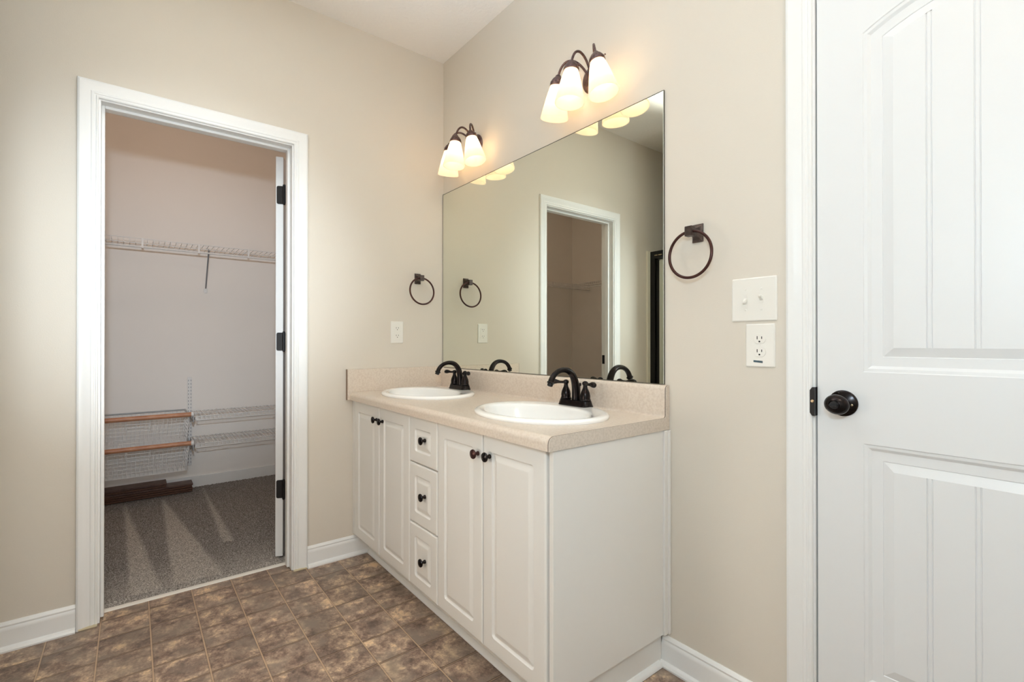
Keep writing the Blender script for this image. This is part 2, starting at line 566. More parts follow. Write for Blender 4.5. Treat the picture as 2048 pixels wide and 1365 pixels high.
# ------------------------------------------------------------------ baseboards
BBP = [(0, 0), (.026, 0), (.0265, .006), (.022, .014), (.0135, .019), (.0125, .070), (.0115, .078), (.0085, .084), (.0095, .090), (.006, .096), (.003, .101), (0, .101)]
def baseboard(name, p0, p1, nrm, label, m0=0, m1=0):
    """profile swept from p0 to p1, nrm pointing into the room; m0/m1 = mitre slopes."""
    p0, p1, nrm = Vector(p0), Vector(p1), Vector(nrm)
    d = (p1-p0).normalized()
    bm = bmesh.new()
    sweep(bm, BBP, [lambda u, h: p0+nrm*u+d*(u*m0)+Vector((0, 0, h)), lambda u, h: p1+nrm*u+d*(u*m1)+Vector((0, 0, h))])
    return structure(name, bm, M['trim'], label, 'baseboard', smooth=25)
baseboard('baseboard_left', (0, -1.99, 0), (0, DY0-.0695, 0), (1, 0, 0), 'white baseboard left of the closet doorway')
baseboard('baseboard_corner', (0, DY1+.0695, 0), (0, -.452, 0), (1, 0, 0), 'short white baseboard between closet casing and vanity')
baseboard('baseboard_right', (1.4965, 0, 0), (DX0-.0575, 0, 0), (0, -1, 0), 'white baseboard between vanity and passage door casing', m0=0)
def closetboard(name, a, b, c, d, label):
    return structure(name, B(a, b, c, d, .005, .095, .003), M['trim'], label, 'baseboard', smooth=30)
closetboard('baseboard_closet_back', XB, XB+.012, YL, YR, 'white baseboard along the closet rear wall')
closetboard('baseboard_closet_right', XB+.012, -WT, YR-.012, YR, 'white baseboard on the closet right wall')

# ------------------------------------------------------------------ closet door (open into the closet)
LX0, LX1, LY0, LY1, LZ0, LZ1 = -.862, -.152, -.8775, -.8425, .022, 2.040
d1 = thing('door_1', (LX1+.012, DY1-.004, .02), 'white closet door standing open edge-on, black hinges', 'door', kind='structure')
obj('door_leaf', B(LX0, LX1, LY0, LY1, LZ0, LZ1, .0015), M['door'], d1, 30)
for zc in (1.846, 1.105, .361):
    bm = bmesh.new()
    h = .0455
    pts = rrect(LY0+.0045, LY1+.004, zc-h, zc+h, .008, 4)
    rings(bm, [(pts, 0), (pts, .0022)], lambda a, z, d: (LX1+.0003+d, a, z), True, True)
    hg = obj('hinge', bm, M['black'], d1)
    bm = lathe(bmesh.new(), [(.0035, -h-.006), (.0062, -h-.003), (.0062, h+.003), (.0035, h+.006)], (LX1+.012, DY1-.004, zc), (0, 0, 1), 12)
    obj('hinge_pin', bm, M['black'], hg)
    bm = bmesh.new()
    pts = rrect(-.139, -.100, zc-h, zc+h, .008, 4)
    rings(bm, [(pts, 0), (pts, .0022)], lambda a, z, d: (a, DY1-.0003-d, z), True, True)
    obj('hinge_leaf', bm, M['black'], t1)
bm = bmesh.new()
for yy, sg in ((LY0, -1), (LY1, 1)):
    lathe(bm, [(.032, 0), (.032, .004), (.026, .009), (.012, .012), (.011, .035), (.024, .042), (.027, .055), (.020, .066), (0, .070)], (-.80, yy, .95), (0, sg, 0), 24)
obj('door_knob', bm, M['bronze'], d1)
d1.rotation_euler = (0, 0, -math.radians(23))

# ------------------------------------------------------------------ passage door (closed)
d2 = thing('door_2', (2.324, .004, .01), 'white two-panel arched plank door with dark oval knob', 'door', kind='structure')
def passage_door():
    bm = bmesh.new()
    x0, x1, z0, z1 = 1.9715, 2.6765, .012, 2.034
    Y = .003
    xc = 2.324
    px0, px1 = 2.074, 2.574
    R0, ZC = .51, 1.433
    up0, lo1, lo0 = 1.026, .847, .245
    to3 = lambda x, z, d: (x, Y+d, z)
    def arc(x, R=R0): return ZC+math.sqrt(max(R*R-(x-xc)**2, 0))
    K = 24
    prof = [(0, 0), (.002, .0018), (.006, .0022), (.009, .0026), (.016, .0075), (.038, .0078), (.0395, .0095), (.061, .0028)]
    XF0, XF1 = px0+.061, px1-.061
    def outline(i, top):
        a, b = px0+i, px1-i
        z_lo = (up0 if top else lo0)+i
        xs = [a+(b-a)*k/K for k in range(K+1)]
        if top: t = [(x, arc(x, R0-i)) for x in xs[::-1]]
        else: t = [(x, lo1-i) for x in xs[::-1]]
        return [(x, z_lo) for x in xs]+t
    for top in (True, False):
        rings(bm, [(outline(i, top), d) for i, d in prof], to3, cap=False)
        # planked field
        gx = [2.2015, 2.283, 2.3645, 2.446]
        cols = [(XF0, .0028)]
        marks = []
        for g in gx:
            marks += [(g-.0062, .0028), (g-.0045, .0052), (g-.0026, .0032), (g+.0026, .0032), (g+.0045, .0052), (g+.0062, .0028)]
        extra = [(XF0+(XF1-XF0)*k/K, .0028) for k in range(1, K)]
        for e in extra:
            if all(abs(e[0]-g) > .009 for g in gx): marks.append(e)
        cols += sorted(marks)+[(XF1, .0028)]
        zl = (up0 if top else lo0)+.061
        prev = None
        for x, d in cols:
            zt = arc(x, R0-.061) if top else lo1-.061
            cur = (bm.verts.new(to3(x, zl, d)), bm.verts.new(to3(x, zt, d)))
            if prev: bm.faces.new((prev[0], cur[0], cur[1], prev[1]))
            prev = cur
    # stiles and rails around the panels (front skin)
    def quad(a, b, c, d): bm.faces.new([bm.verts.new(to3(p[0], p[1], 0)) for p in (a, b, c, d)])
    quad((x0, z0), (px0, z0), (px0, z1), (x0, z1))
    quad((px1, z0), (x1, z0), (x1, z1), (px1, z1))
    quad((px0, z0), (px1, z0), (px1, lo0), (px0, lo0))
    quad((px0, lo1), (px1, lo1), (px1, up0), (px0, up0))
    xs = [px0+(px1-px0)*k/K for k in range(K+1)]
    for a, b in zip(xs, xs[1:]): quad((a, arc(a)), (b, arc(b)), (b, z1), (a, z1))
    box(bm, x0, x1, Y+.0135, Y+.035, z0, z1)
    e = [bm.verts.new(to3(x, z, d)) for d in (0, .0135) for x, z in ((x0, z0), (x1, z0), (x1, z1), (x0, z1))]
    for i in range(4): bm.faces.new((e[i], e[(i+1) % 4], e[4+(i+1) % 4], e[4+i]))
    return bm
obj('door_leaf', passage_door(), M['door'], d2, 9, orient=lambda c: (c.x-2.324)*Vector((1, 0, 0))*.001+Vector((0, -1 if c.y < .03 else 1, 0)))
KC = (2.031, .003, .944)
bm = lathe(bmesh.new(), [(.033, 0), (.0335, .002), (.033, .0045), (.029, .0075), (.017, .0105), (.0125, .012), (.0115, .030)], KC, (0, -1, 0), 40)
rs = obj('rosette', bm, M['bronze'], d2)
bm = lathe(bmesh.new(), [(.0105, .026), (.013, .029), (.021, .034), (.0265, .041), (.028, .047), (.0262, .054), (.0205, .0605), (.0125, .0640), (.0115, .0625)], KC, (0, -1, 0), 40, 1.0, .90, uref=(1, 0, -.25))
kb = obj('knob', bm, M['bronze'], d2)
bm = lathe(bmesh.new(), [(.0098, .058), (.0098, .066), (.0090, .0675), (0, .068)], KC, (0, -1, 0), 24)
box(bm, 2.0227, 2.0393, -.0745, -.063, .9415, .9465, .0015)
obj('turn_button', bm, M['black'], kb)
bm = lathe(bmesh.new(), [(.0028, .006), (.0028, .0098), (.0018, .0105), (0, .0108)], (2.0525, .003, .9415), (0, -1, 0), 12)
obj('rosette_screw', bm, M['brass'], rs)

# ------------------------------------------------------------------ vanity cabinet
VX0, VX1 = .003, 1.515
VF = -.540                                    # door face
vc = thing('vanity_cabinet', (.76, -.27, 0), 'long white vanity cabinet with raised-panel doors and drawers under the beige worktop', 'cabinet')
bm = bmesh.new()
box(bm, VX0, .030, -.522, -.002, .114, .803)
box(bm, VX1-.016, VX1, -.534, -.002, .114, .803, .001)
box(bm, .030, VX1-.016, -.518, -.002, .114, .130)
box(bm, .030, VX1-.016, -.010, -.002, .130, .803)
box(bm, .030, VX1-.016, -.520, -.504, .130, .803)
obj('body', bm, M['cabinet'], vc, 30)
obj('end_filler', B(VX0, .036, -.538, -.522, .114, .803, .002), M['cabinet'], vc, 30)
bm = bmesh.new()
box(bm, VX1, VX1+.008, -.030, -.012, .114, .803, .002)
box(bm, VX1, VX1+.013, -.012, -.001, .114, .803, .002)
obj('scribe_moulding', bm, M['cabinet'], vc, 30)
bm = bmesh.new()
box(bm, .004, 1.496, -.455, -.440, .001, .116)
box(bm, 1.481, 1.496, -.440, -.0130, .001, .116)
obj('toe_kick', bm, M['cabinet'], vc, 0)
bm = bmesh.new()
SH = [(0, 0), (.015, 0), (.0145, .006), (.011, .013), (.005, .018), (0, .019)]
sweep(bm, SH, [lambda u, h: (.030, -.455-u, h+.001), lambda u, h: (1.496+u, -.455-u, h+.001), lambda u, h: (1.496+u, -.0268, h+.001)])
obj('shoe_moulding', bm, M['trim'], vc, 25)

def panel_front(x0, x1, z0, z1, inset=.050, th=.018):
    bm = bmesh.new()
    def o(i, r): return rrect(x0+i, x1-i, z0+i, z1-i, max(r, .0008), 4)
    a = inset
    pr = [(0, .001, th), (0, .001, .0052), (.0012, .002, .0026), (.004, .002, .0008), (.008, .002, 0),
          (a, .013, 0), (a+.0025, .011, .0042), (a+.006, .008, .0062), (a+.010, .004, .0060), (a+.020, .001, .0016), (a+.0245, .001, .0004), (a+.026, .001, 0), (a+.030, .001, 0)]
    rings(bm, [(o(i, r), d) for i, r, d in pr], lambda x, z, d: (x, VF+d, z), True, True)
    return bm
def knob(parent, x, z, face=VF, red=False):
    bm = lathe(bmesh.new(), [(.0072, 0), (.0078, .0015), (.0070, .005), (.0050, .009), (.0048, .013), (.0085, .016), (.0148, .0185),
                             (.0158, .0215), (.0145, .0245), (.0120, .0255), (.0108, .0248), (.0085, .0262), (.0045, .0272), (0, .0275)],
               (x, face, z), (0, -1, 0), 28)
    return obj('knob', bm, M['bronze'] if not red else M['ringbronze'], parent)
Z0, Z1 = .115, .801
doors = [(.039, .346, .346-.038), (.350, .656, .350+.026), (.890, 1.183, 1.183-.012), (1.187, 1.491, 1.187+.045)]
kx = [.340, .392, 1.168, 1.227]
kz = [.741, .741, .735, .737]
for (a, b, _), x, z in zip(doors, kx, kz):
    d = obj('door', panel_front(a, b, Z0, Z1), M['cabinet'], vc, 30)
    if x > b-.02: x = b-.022
    if x < a+.02: x = a+.022
    knob(d, x, z, red=(abs(a-.890) < .01))
for a, b in ((.617, .801), (.373, .613), (.115, .369)):
    d = obj('drawer', panel_front(.660, .886, a, b, .046), M['cabinet'], vc, 30)
    d['kind'] = 'thing'
    knob(d, .795, {.617: .7185, .373: .4995, .115: .2475}[a], VF)

# ------------------------------------------------------------------ countertop with backsplash
CT, CB = .845, .8045
SINKS = [(1.180, -.290), (.350, -.290)]
def countertop():
    bm = bmesh.new()
    # front roll, underside and back (everything but the flat top)
    yf = -.5565
    flat0, flat1 = -.536, -.030
    fr = [(flat0, CT)]
    for k in range(1, 7):
        a = math.radians(90*k/6)
        fr.append((flat0-.0205*math.sin(a), CT-.0205*(1-math.cos(a))))
    fr += [(yf, CB), (yf+.02, CB), (yf+.02, CB+.030)]
    bk = [(flat1, CT)]
    for k in range(1, 5):
        a = math.radians(90*k/4)
        bk.append((flat1+.009*math.sin(a), CT+.009*(1-math.cos(a))))
    st = .9545
    for k in range(0, 6):
        a = math.radians(90*k/5)
        bk.append((-.021+.014*(1-math.cos(a)), st-.014+.014*math.sin(a)))
    bk += [(-.001, st), (-.001, CB+.022)]
    xa, xb = .0195, 1.5170
    def strip(pts):
        A = [bm.verts.new((xa, y, z)) for y, z in pts]; Bv = [bm.verts.new((xb, y, z)) for y, z in pts]
        for i in range(len(pts)-1): bm.faces.new((A[i], A[i+1], Bv[i+1], Bv[i]))
    strip(fr); strip(bk)
    # flat top with two elliptical cut-outs
    N = 72
    cells = [(xa, .765, SINKS[1]), (.765, xb, SINKS[0])]
    for c0, c1, (sx, sy) in cells:
        angs = [2*math.pi*i/N for i in range(N)]
        for cx, cy in ((c0, flat0), (c1, flat0), (c0, flat1), (c1, flat1)):
            angs.append(math.atan2(cy-sy, cx-sx) % (2*math.pi))
        angs = sorted(set(round(a, 6) for a in angs))
        inn, out = [], []
        for a in angs:
            c, s = math.cos(a), math.sin(a)
            inn.append(bm.verts.new((sx+.247*c, sy+.190*s, CT)))
            ts = []
            if abs(c) > 1e-9: ts.append(((c1 if c > 0 else c0)-sx)/c)
            if abs(s) > 1e-9: ts.append(((flat1 if s > 0 else flat0)-sy)/s)
            t = min(x for x in ts if x > 0)
            out.append(bm.verts.new((sx+t*c, sy+t*s, CT)))
        n = len(angs)
        for i in range(n): bm.faces.new((inn[i], inn[(i+1) % n], out[(i+1) % n], out[i]))
        low = [bm.verts.new((v.co.x, v.co.y, CT-.018)) for v in inn]
        for i in range(n): bm.faces.new((inn[i], inn[(i+1) % n], low[(i+1) % n], low[i]))
    prof = fr[::-1]+bk
    return bm, fr, bk
ct = thing('countertop', (.76, -.28, .8045), 'beige laminate worktop with rolled front edge and attached backsplash', 'countertop')
bm, fr, bk = countertop()
def out_dir(c):
    if c.z > .8455 and c.y > -.035: return Vector((0, c.y+.012, c.z-.90)) if c.z > .856 else Vector((0, -1, 1))
    return Vector((0, (c.y+.28)*.05, c.z-.828)) if c.y > -.54 else Vector((0, c.y+.53, c.z-.824))
obj('worktop', bm, M['counter'], ct, 40, orient=out_dir)
def endcap(x0, x1, grow, mat, name):
    prof = [p for p in fr[:7]]+[(-.5565, CB)]+[(-.001, CB)]+bk[::-1][1:]
    bm = bmesh.new()
    cy, cz = -.28, .85
    A = []
    for x in (x0, x1):
        A.append([bm.verts.new((x, y, z)) for y, z in prof])
    n = len(prof)
    for i in range(n): bm.faces.new((A[0][i], A[0][(i+1) % n], A[1][(i+1) % n], A[1][i]))
    for L in A:
        pts3 = [Vector((0, p[0], p[1])) for p in prof]
        for tri in tessellate_polygon([pts3]): bm.faces.new([L[i] for i in tri])
    return obj(name, bm, mat, ct, 30)
endcap(1.5170, 1.5195, 0, M['darkline'], 'edge_seam')
endcap(1.5195, 1.5212, 0, M['counter_cap'], 'end_cap')

sidepts = []
bm = bmesh.new()
box(bm, .0005, .0185, -.570, -.0005, .8055, .9625, .0012)
ss = thing('side_splash', (.009, -.28, .8055), 'beige laminate side splash board standing against the left wall', 'splashback')
obj('splash_board', bm, M['counter'], ss, 30)
obj('edge_band', B(.0005, .0172, -.5725, -.5702, .8055, .9625), M['brownedge'], ss, 0)

# ------------------------------------------------------------------ sinks
def make_sink(name, cx, cy, label):
    t = thing(name, (cx, cy, CT), label, 'sink', 'white oval drop-in sinks')
    bm = bmesh.new()
    N = 72
    R = [(.262, .204, 0, CT-.012), (.268, .210, 0, CT+.0005), (.2705, .2125, 0, CT+.005), (.2695, .2115, 0, CT+.010), (.264, .206, 0, CT+.0145), (.255, .197, 0, CT+.0165),
         (.246, .184, -.006, CT+.0158), (.238, .168, -.014, CT+.0138), (.233, .160, -.018, CT+.0135), (.228, .154, -.020, CT+.011), (.224, .150, -.020, CT+.004), (.219, .146, -.020, CT-.015),
         (.210, .140, -.018, CT-.05), (.192, .128, -.014, CT-.085), (.160, .105, -.008, CT-.118), (.110, .073, .0, CT-.138), (.05, .04, .004, CT-.146), (.024, .024, .006, CT-.148)]
    rr = []
    for a, b, dy, z in R:
        rr.append([bm.verts.new((cx+a*math.cos(2*math.pi*i/N), cy+dy+b*math.sin(2*math.pi*i/N), z)) for i in range(N)])
    for p, q in zip(rr, rr[1:]):
        for i in range(N): bm.faces.new((p[i], p[(i+1) % N], q[(i+1) % N], q[i]))
    # outside of the bowl
    O = [(.262, .204, 0, CT-.012), (.246, .178, -.014, CT-.03), (.226, .152, -.016, CT-.07), (.18, .122, -.008, CT-.128), (.06, .05, .004, CT-.158)]
    o2 = [[bm.verts.new((cx+a*.94*math.cos(2*math.pi*i/N), cy+dy+b*.94*math.sin(2*math.pi*i/N), z)) for i in range(N)] for a, b, dy, z in O]
    for p, q in zip(o2, o2[1:]):
        for i in range(N): bm.faces.new((p[(i+1) % N], p[i], q[i], q[(i+1) % N]))
    obj('basin', bm, M['porcelain'], t, 60)
    bm = lathe(bmesh.new(), [(.026, 0), (.026, .003), (.020, .004), (.018, .0015), (.006, .0035), (0, .004)], (cx, cy+.006, CT-.149), (0, 0, 1), 28)
    obj('drain', bm, M['bronze'], t)
    return t
make_sink('oval_sink', 1.180, -.290, 'white oval sink nearer the passage door, in the right half of the worktop')
make_sink('oval_sink.001', .350, -.290, 'white oval sink nearer the corner, in the left half of the worktop')

# ------------------------------------------------------------------ faucets
def make_faucet(cx, cy, label):
    z = CT+.0150
    t = thing('faucet', (cx, cy, z), label, 'faucet', 'dark bronze centerset faucets')
    bm = bmesh.new()
    def slab(w, d, zz, r): return [(x, y, zz) for x, y in rrect(cx-w, cx+w, cy-d, cy+d, r, 6)]
    lay = [slab(.0790, .0275, z, .024), slab(.0790, .0275, z+.003, .024), slab(.0775, .0260, z+.005, .023), slab(.0735, .0222, z+.019, .020), slab(.0735, .0222, z+.021, .020), slab(.0710, .0200, z+.0225, .018)]
    rr = [[bm.verts.new(p) for p in l] for l in lay]
    n = len(rr[0])
    for a, b in zip(rr, rr[1:]):
        for i in range(n): bm.faces.new((a[i], a[(i+1) % n], b[(i+1) % n], b[i]))
    bm.faces.new(rr[0][::-1]); bm.faces.new(rr[-1])
    obj('base', bm, M['bronze'], t)
    zb = z+.022
    # spout
    p = bez((cx, cy+.004, zb-.002), (cx, cy+.006, zb+.060), (cx, cy-.006, zb+.108), (cx, cy-.052, zb+.115), 14)
    p += bez((cx, cy-.052, zb+.115), (cx, cy-.085, zb+.119), (cx, cy-.118, zb+.104), (cx, cy-.128, zb+.072), 12)[1:]
    k = len(p)
    r = [.0172-(.0172-.0096)*min(1, i/(k*.62)) for i in range(k)]
    r = [x+.0015*max(0, (i-(k-6))/5) for i, x in enumerate(r)]
    bm = tube(bmesh.new(), p, r, 20)
    tip = p[-1]; dn = (p[-1]-p[-2]).normalized()
    lathe(bm, [(.0118, -.002), (.0142, 0), (.0142, .0035), (.0118, .005)], tip, dn, 24)
    s = obj('spout', bm, M['bronze'], t, 50)
    bm = lathe(bmesh.new(), [(.0105, .004), (.0105, .012), (.009, .0145), (.0075, .0145), (.0070, .010)], tip, dn, 20)
    obj('aerator', bm, M['black'], s, 40)
    for sg in (-1, 1):
        hx = cx+sg*.051
        bm = lathe(bmesh.new(), [(.0205, 0), (.0215, .003), (.0195, .006), (.0185, .009), (.0190, .018), (.0168, .030), (.0125, .040), (.0092, .047), (.0082, .052), (.0080, .058)],
                   (hx, cy, zb), (0, 0, 1), 28)
        h = obj('handle', bm, M['bronze'], t, 50)
        yaw = .18*sg
        d = Vector((sg*math.cos(yaw), -.28, .0)).normalized()
        top = Vector((hx, cy, zb+.063))
        bm = lathe(bmesh.new(), [(.0065, -.008), (.0105, -.003), (.0118, .002), (.0102, .007), (.0050, .0105), (0, .0112)], top, (0, 0, 1), 24)
        pts = [top+d*a+Vector((0, 0, b)) for a, b in ((.004, .001), (.015, .0005), (.026, .0), (.037, .001), (.048, .0015), (.058, .001), (.066, -.001), (.070, -.002))]
        tube(bm, pts, [.0068, .0054, .0052, .0070, .0098, .0106, .0080, .0028], 14)
        obj('lever', bm, M['bronze'], h, 50)
    bm = tube(bmesh.new(), [(cx, cy+.024, zb-.004), (cx, cy+.024, zb+.052)], .0024, 10)
    lathe(bm, [(.003, 0), (.0062, .003), (.0062, .010), (.0045, .0125), (0, .013)], (cx, cy+.024, zb+.050), (0, 0, 1), 16)
    obj('lift_rod', bm, M['bronze'], t)
    return t
make_faucet(1.180, -.1050, 'dark bronze arched faucet on the right sink, nearer the passage door')
make_faucet(.350, -.1050, 'dark bronze arched faucet on the left sink, nearer the corner')

# ------------------------------------------------------------------ mirror
mr = thing('wall_mirror', (.755, 0, .957), 'large frameless rectangular wall mirror above the vanity backsplash', 'mirror')
MX0, MX1, MZ0, MZ1 = .004, 1.504, .9565, 1.968
obj('mirror_glass', B(MX0+.0025, MX1-.003, -.0055, -.001, MZ0+.0015, MZ1-.0025), M['mirror'], mr, 0)
bm = bmesh.new()
box(bm, MX0, MX1, -.0060, -.001, MZ1-.0025, MZ1)
box(bm, MX0, MX0+.0025, -.0060, -.001, MZ0, MZ1-.0025)
box(bm, MX0, MX1, -.0060, -.001, MZ0, MZ0+.0015)
box(bm, MX1-.0010, MX1, -.0060, -.001, MZ0, MZ1-.0025)
obj('mirror_rim', bm, M['mirror_edge'], mr, 0)
obj('polished_edge', B(MX1-.003, MX1-.001, -.0060, -.001, MZ0+.0015, MZ1-.0025), M['mirror_polish'], mr, 0)

# ------------------------------------------------------------------ vanity lights
def vanity_light(cx, label):
    zc = 2.147
    t = thing('vanity_light', (cx, 0, zc), label, 'wall lamp', 'three-shade vanity lights')
    bm = lathe(bmesh.new(), [(.058, 0), (.060, .003), (.058, .007), (.046, .014), (.028, .019), (.012, .022), (0, .0225)], (cx, -.0005, zc), (0, -1, 0), 36, 1, .96, uref=(1, 0, 0))
    obj('wall_plate', bm, M['bronze_light'], t, 45)
    necks = [(-.105, -.102, 2.133, -.129, -.096, 2.015), (0, -.130, 2.137, 0, -.139, 2.012), (.105, -.102, 2.133, .129, -.096, 2.015)]
    for nx, ny, nz, bx, by, bz in necks:
        N = Vector((cx+nx, ny, nz)); D = (Vector((cx+bx, by, bz))-N).normalized()
        start = Vector((cx+nx*.12, -.018, zc+.004))
        capt = N-D*.034
        rise = capt-D*.055
        out = (Vector((nx, ny, 0))).normalized()
        p = bez(start, start+Vector((nx*.18, -.03, .055)), rise+Vector((-nx*.45, -ny*.25, .012)), (start+capt)/2*.38+capt*.62+Vector((0, 0, .052)), 10)
        p = bez(start, start+Vector((nx*.30, ny*.25, .085)), capt-D*.078-out*.012, capt+D*.004, 18)
        bm = tube(bmesh.new(), p, .0048, 12)
        arm = obj('arm', bm, M['bronze_light'], t, 50)
        bm = lathe(bmesh.new(), [(.006, -.036), (.010, -.033), (.013, -.027), (.021, -.020), (.0285, -.008), (.0298, -.001), (.0298, .006), (.0275, .0065), (.0270, .0), (.010, -.02), (0, -.022)],
                   N, D, 32)
        cap = obj('socket_cap', bm, M['bronze_light'], arm, 50)
        side = D.cross(Vector((0, -1, 0))).normalized()
        for q in (-1, 1):
            bm = bmesh.new()
            lathe(bm, [(.0014, .028*q), (.0014, .0372*q), (.0034, .0375*q), (.0034, .0392*q)], N+D*.002, side, 10)
            obj('thumb_screw', bm, M['bronze_light'], arm)
        L = .131
        outer = [(.0260, -.004), (.0268, .004), (.0315, .020), (.0380, .045), (.0440, .070), (.0495, .095), (.0540, .117), (.0560, .127), (.0556, L)]
        inner = [(.0534, L-.001), (.0528, .122), (.0470, .094), (.0415, .070), (.0355, .045), (.0290, .020), (.0245, .004), (.0238, -.004)]
        bm = lathe(bmesh.new(), outer+inner, N, D, 40, cap0=False, cap1=False)
        sh = obj('lamp_shade', bm, M['shade'], t, 60)
        bm = lathe(bmesh.new(), [(.008, .004), (.011, .018), (.016, .034), (.0205, .050), (.0210, .060), (.0180, .072), (.0110, .080), (0, .083)], N, D, 24)
        obj('bulb', bm, M['bulb'], sh, 60)
    return t
vanity_light(1.183, 'three-shade bronze vanity light above the right sink, nearer the passage door')
vanity_light(.349, 'three-shade bronze vanity light beside the corner, above the left sink')

# ------------------------------------------------------------------ towel rings
def towel_ring(name, origin, along, out, label, rr=.0735, tilt=0.0):
    """origin: plate centre on the wall."""
    o = Vector(origin); a = Vector(along); n = Vector(out); z = Vector((0, 0, 1))
    t = thing(name, o, label, 'towel ring', 'bronze towel rings')
    P = lambda u, v, d: o+a*u+z*v+n*d
    bm = bmesh.new()
    lay = [(.0185, .0290, 0), (.0190, .0295, .002), (.0180, .0285, .005), (.0150, .0235, .007), (.0105, .0170, .013), (.0085, .0135, .022), (.0085, .0125, .034), (.0092, .0135, .038)]
    rl = []
    for w_, h_, d_ in lay:
        sh = .004*min(1, d_/.03)
        rl.append([bm.verts.new(P(x, y-sh*0, d_)) for x, y in rrect(-w_, w_, -h_, h_, .0015, 2)])
    n_ = len(rl[0])
    for p, q in zip(rl, rl[1:]):
        for i in range(n_): bm.faces.new((p[i], p[(i+1) % n_], q[(i+1) % n_], q[i]))
    bm.faces.new(rl[0][::-1]); bm.faces.new(rl[-1])
    # squared head that carries the ring
    hd = [(.0118, .0150, .037), (.0125, .0158, .039), (.0125, .0158, .058), (.0112, .0145, .0605)]
    rl = [[bm.verts.new(P(x, y, d_)) for x, y in rrect(-w_, w_, -h_, h_, .0015, 2)] for w_, h_, d_ in hd]
    for p, q in zip(rl, rl[1:]):
        for i in range(n_): bm.faces.new((p[i], p[(i+1) % n_], q[(i+1) % n_], q[i]))
    bm.faces.new(rl[0][::-1]); bm.faces.new(rl[-1])
    obj('mounting_post', bm, M['pewter'], t, 30)
    pts = []
    for k in range(64):
        an = 2*math.pi*k/64
        u, v = rr*math.sin(an), rr*(math.cos(an)-1)
        pts.append(P(u, v, .048+v*tilt))
    bm = tube(bmesh.new(), pts, .0047, 12, closed=True)
    obj('ring', bm, M['ringbronze'], t, 60)
    return t
towel_ring('towel_ring', (1.628, -.0005, 1.453), (1, 0, 0), (0, -1, 0), 'bronze towel ring on the wall right of the mirror', tilt=-.01)
towel_ring('towel_ring.001', (.0005, -.167, 1.461), (0, 1, 0), (1, 0, 0), 'bronze towel ring on the left wall above the small outlet', tilt=-.10)

# ------------------------------------------------------------------ electrical plates
def plate_mesh(P, w_, h_, d=.0055):
    bm = bmesh.new()
    lay = [(w_, h_, .0003, .004), (w_, h_, .0022, .004), (w_-.0022, h_-.0022, .0042, .003), (w_-.0045, h_-.0045, d, .003)]
    rings(bm, [(rrect(-a, a, -b, b, r, 3), q) for a, b, q, r in lay], P, True, True)
    return bm

def PB(cx, cz): return lambda u, v, d: (cx+u, -d, cz+v)
def PA(cy, cz): return lambda u, v, d: (d, cy+u, cz+v)

sw = thing('light_switch', (1.806, 0, 1.227), 'white double toggle switch plate above the wide outlet', 'light switch')
P = PB(1.806, 1.227)
obj('wall_plate', plate_mesh(P, .0655, .0645), M['plastic'], sw, 40)
for u, upk in ((-.023, False), (.023, True)):
    bm = bmesh.new()
    rings(bm, [(rrect(u-.0054, u+.0054, -.0125, .0125, .0006, 1), .0056), (rrect(u-.0054, u+.0054, -.0125, .0125, .0006, 1), .0062), (rrect(u-.0044, u+.0044, -.0115, .0115, .0006, 1), .0058)], P)
    tg = obj('toggle', bm, M['plastic'], sw, 30)
    s = 1 if upk else -1
    bm = bmesh.new()
    rings(bm, [(rrect(u-.0043, u+.0043, s*.001-.0055, s*.001+.0055, .001, 2), .005), (rrect(u-.0040, u+.0040, s*.0045-.0048, s*.0045+.0048, .0015, 2), .011),
               (rrect(u-.0036, u+.0036, s*.0080-.0035, s*.0080+.0035, .0015, 2), .0165), (rrect(u-.0022, u+.0022, s*.0085-.0020, s*.0085+.0020, .0012, 2), .0178)], P)
    obj('toggle_lever', bm, M['plastic'], tg, 50)
    for v in (-.030, .030):
        bm = lathe(bmesh.new(), [(.0032, 0), (.0032, .0007), (.0015, .0012), (0, .0012)], P(u, v, .0053), (0, -1, 0), 12)
        box(bm, 1.806+u-.0024, 1.806+u+.0024, -.0068, -.0062, 1.227+v-.0004, 1.227+v+.0004)
        obj('screw', bm, M['plastic'], sw)

def receptacle(P, axis, parent, v0, mat=None):
    bm = bmesh.new()
    def shape(s):
        pts = []
        for k in range(40):
            an = 2*math.pi*k/40
            x, y = .0172*s*math.cos(an), .0172*s*math.sin(an)
            y = max(-.0143*s, min(.0143*s, y))
            pts.append((x, v0+y))
        return pts
    rings(bm, [(shape(1), .005), (shape(1), .0063), (shape(.94), .0070)], P, True)
    f = obj('receptacle_face', bm, M['plastic'], parent, 40)
    bm = bmesh.new()
    for u, h_ in ((-.0064, .0045), (.0064, .0037)):
        pts = rrect(u-.0011, u+.0011, v0+.0032-h_, v0+.0032+h_, .0002, 1)
        rings(bm, [(pts, .0068), (pts, .0073)], P, True)
    pts = rrect(-.0024, .0024, v0-.0100, v0-.0055, .0016, 3)
    rings(bm, [(pts, .0068), (pts, .0073)], P, True)
    obj('slots', bm, M['dark'], f, 0)

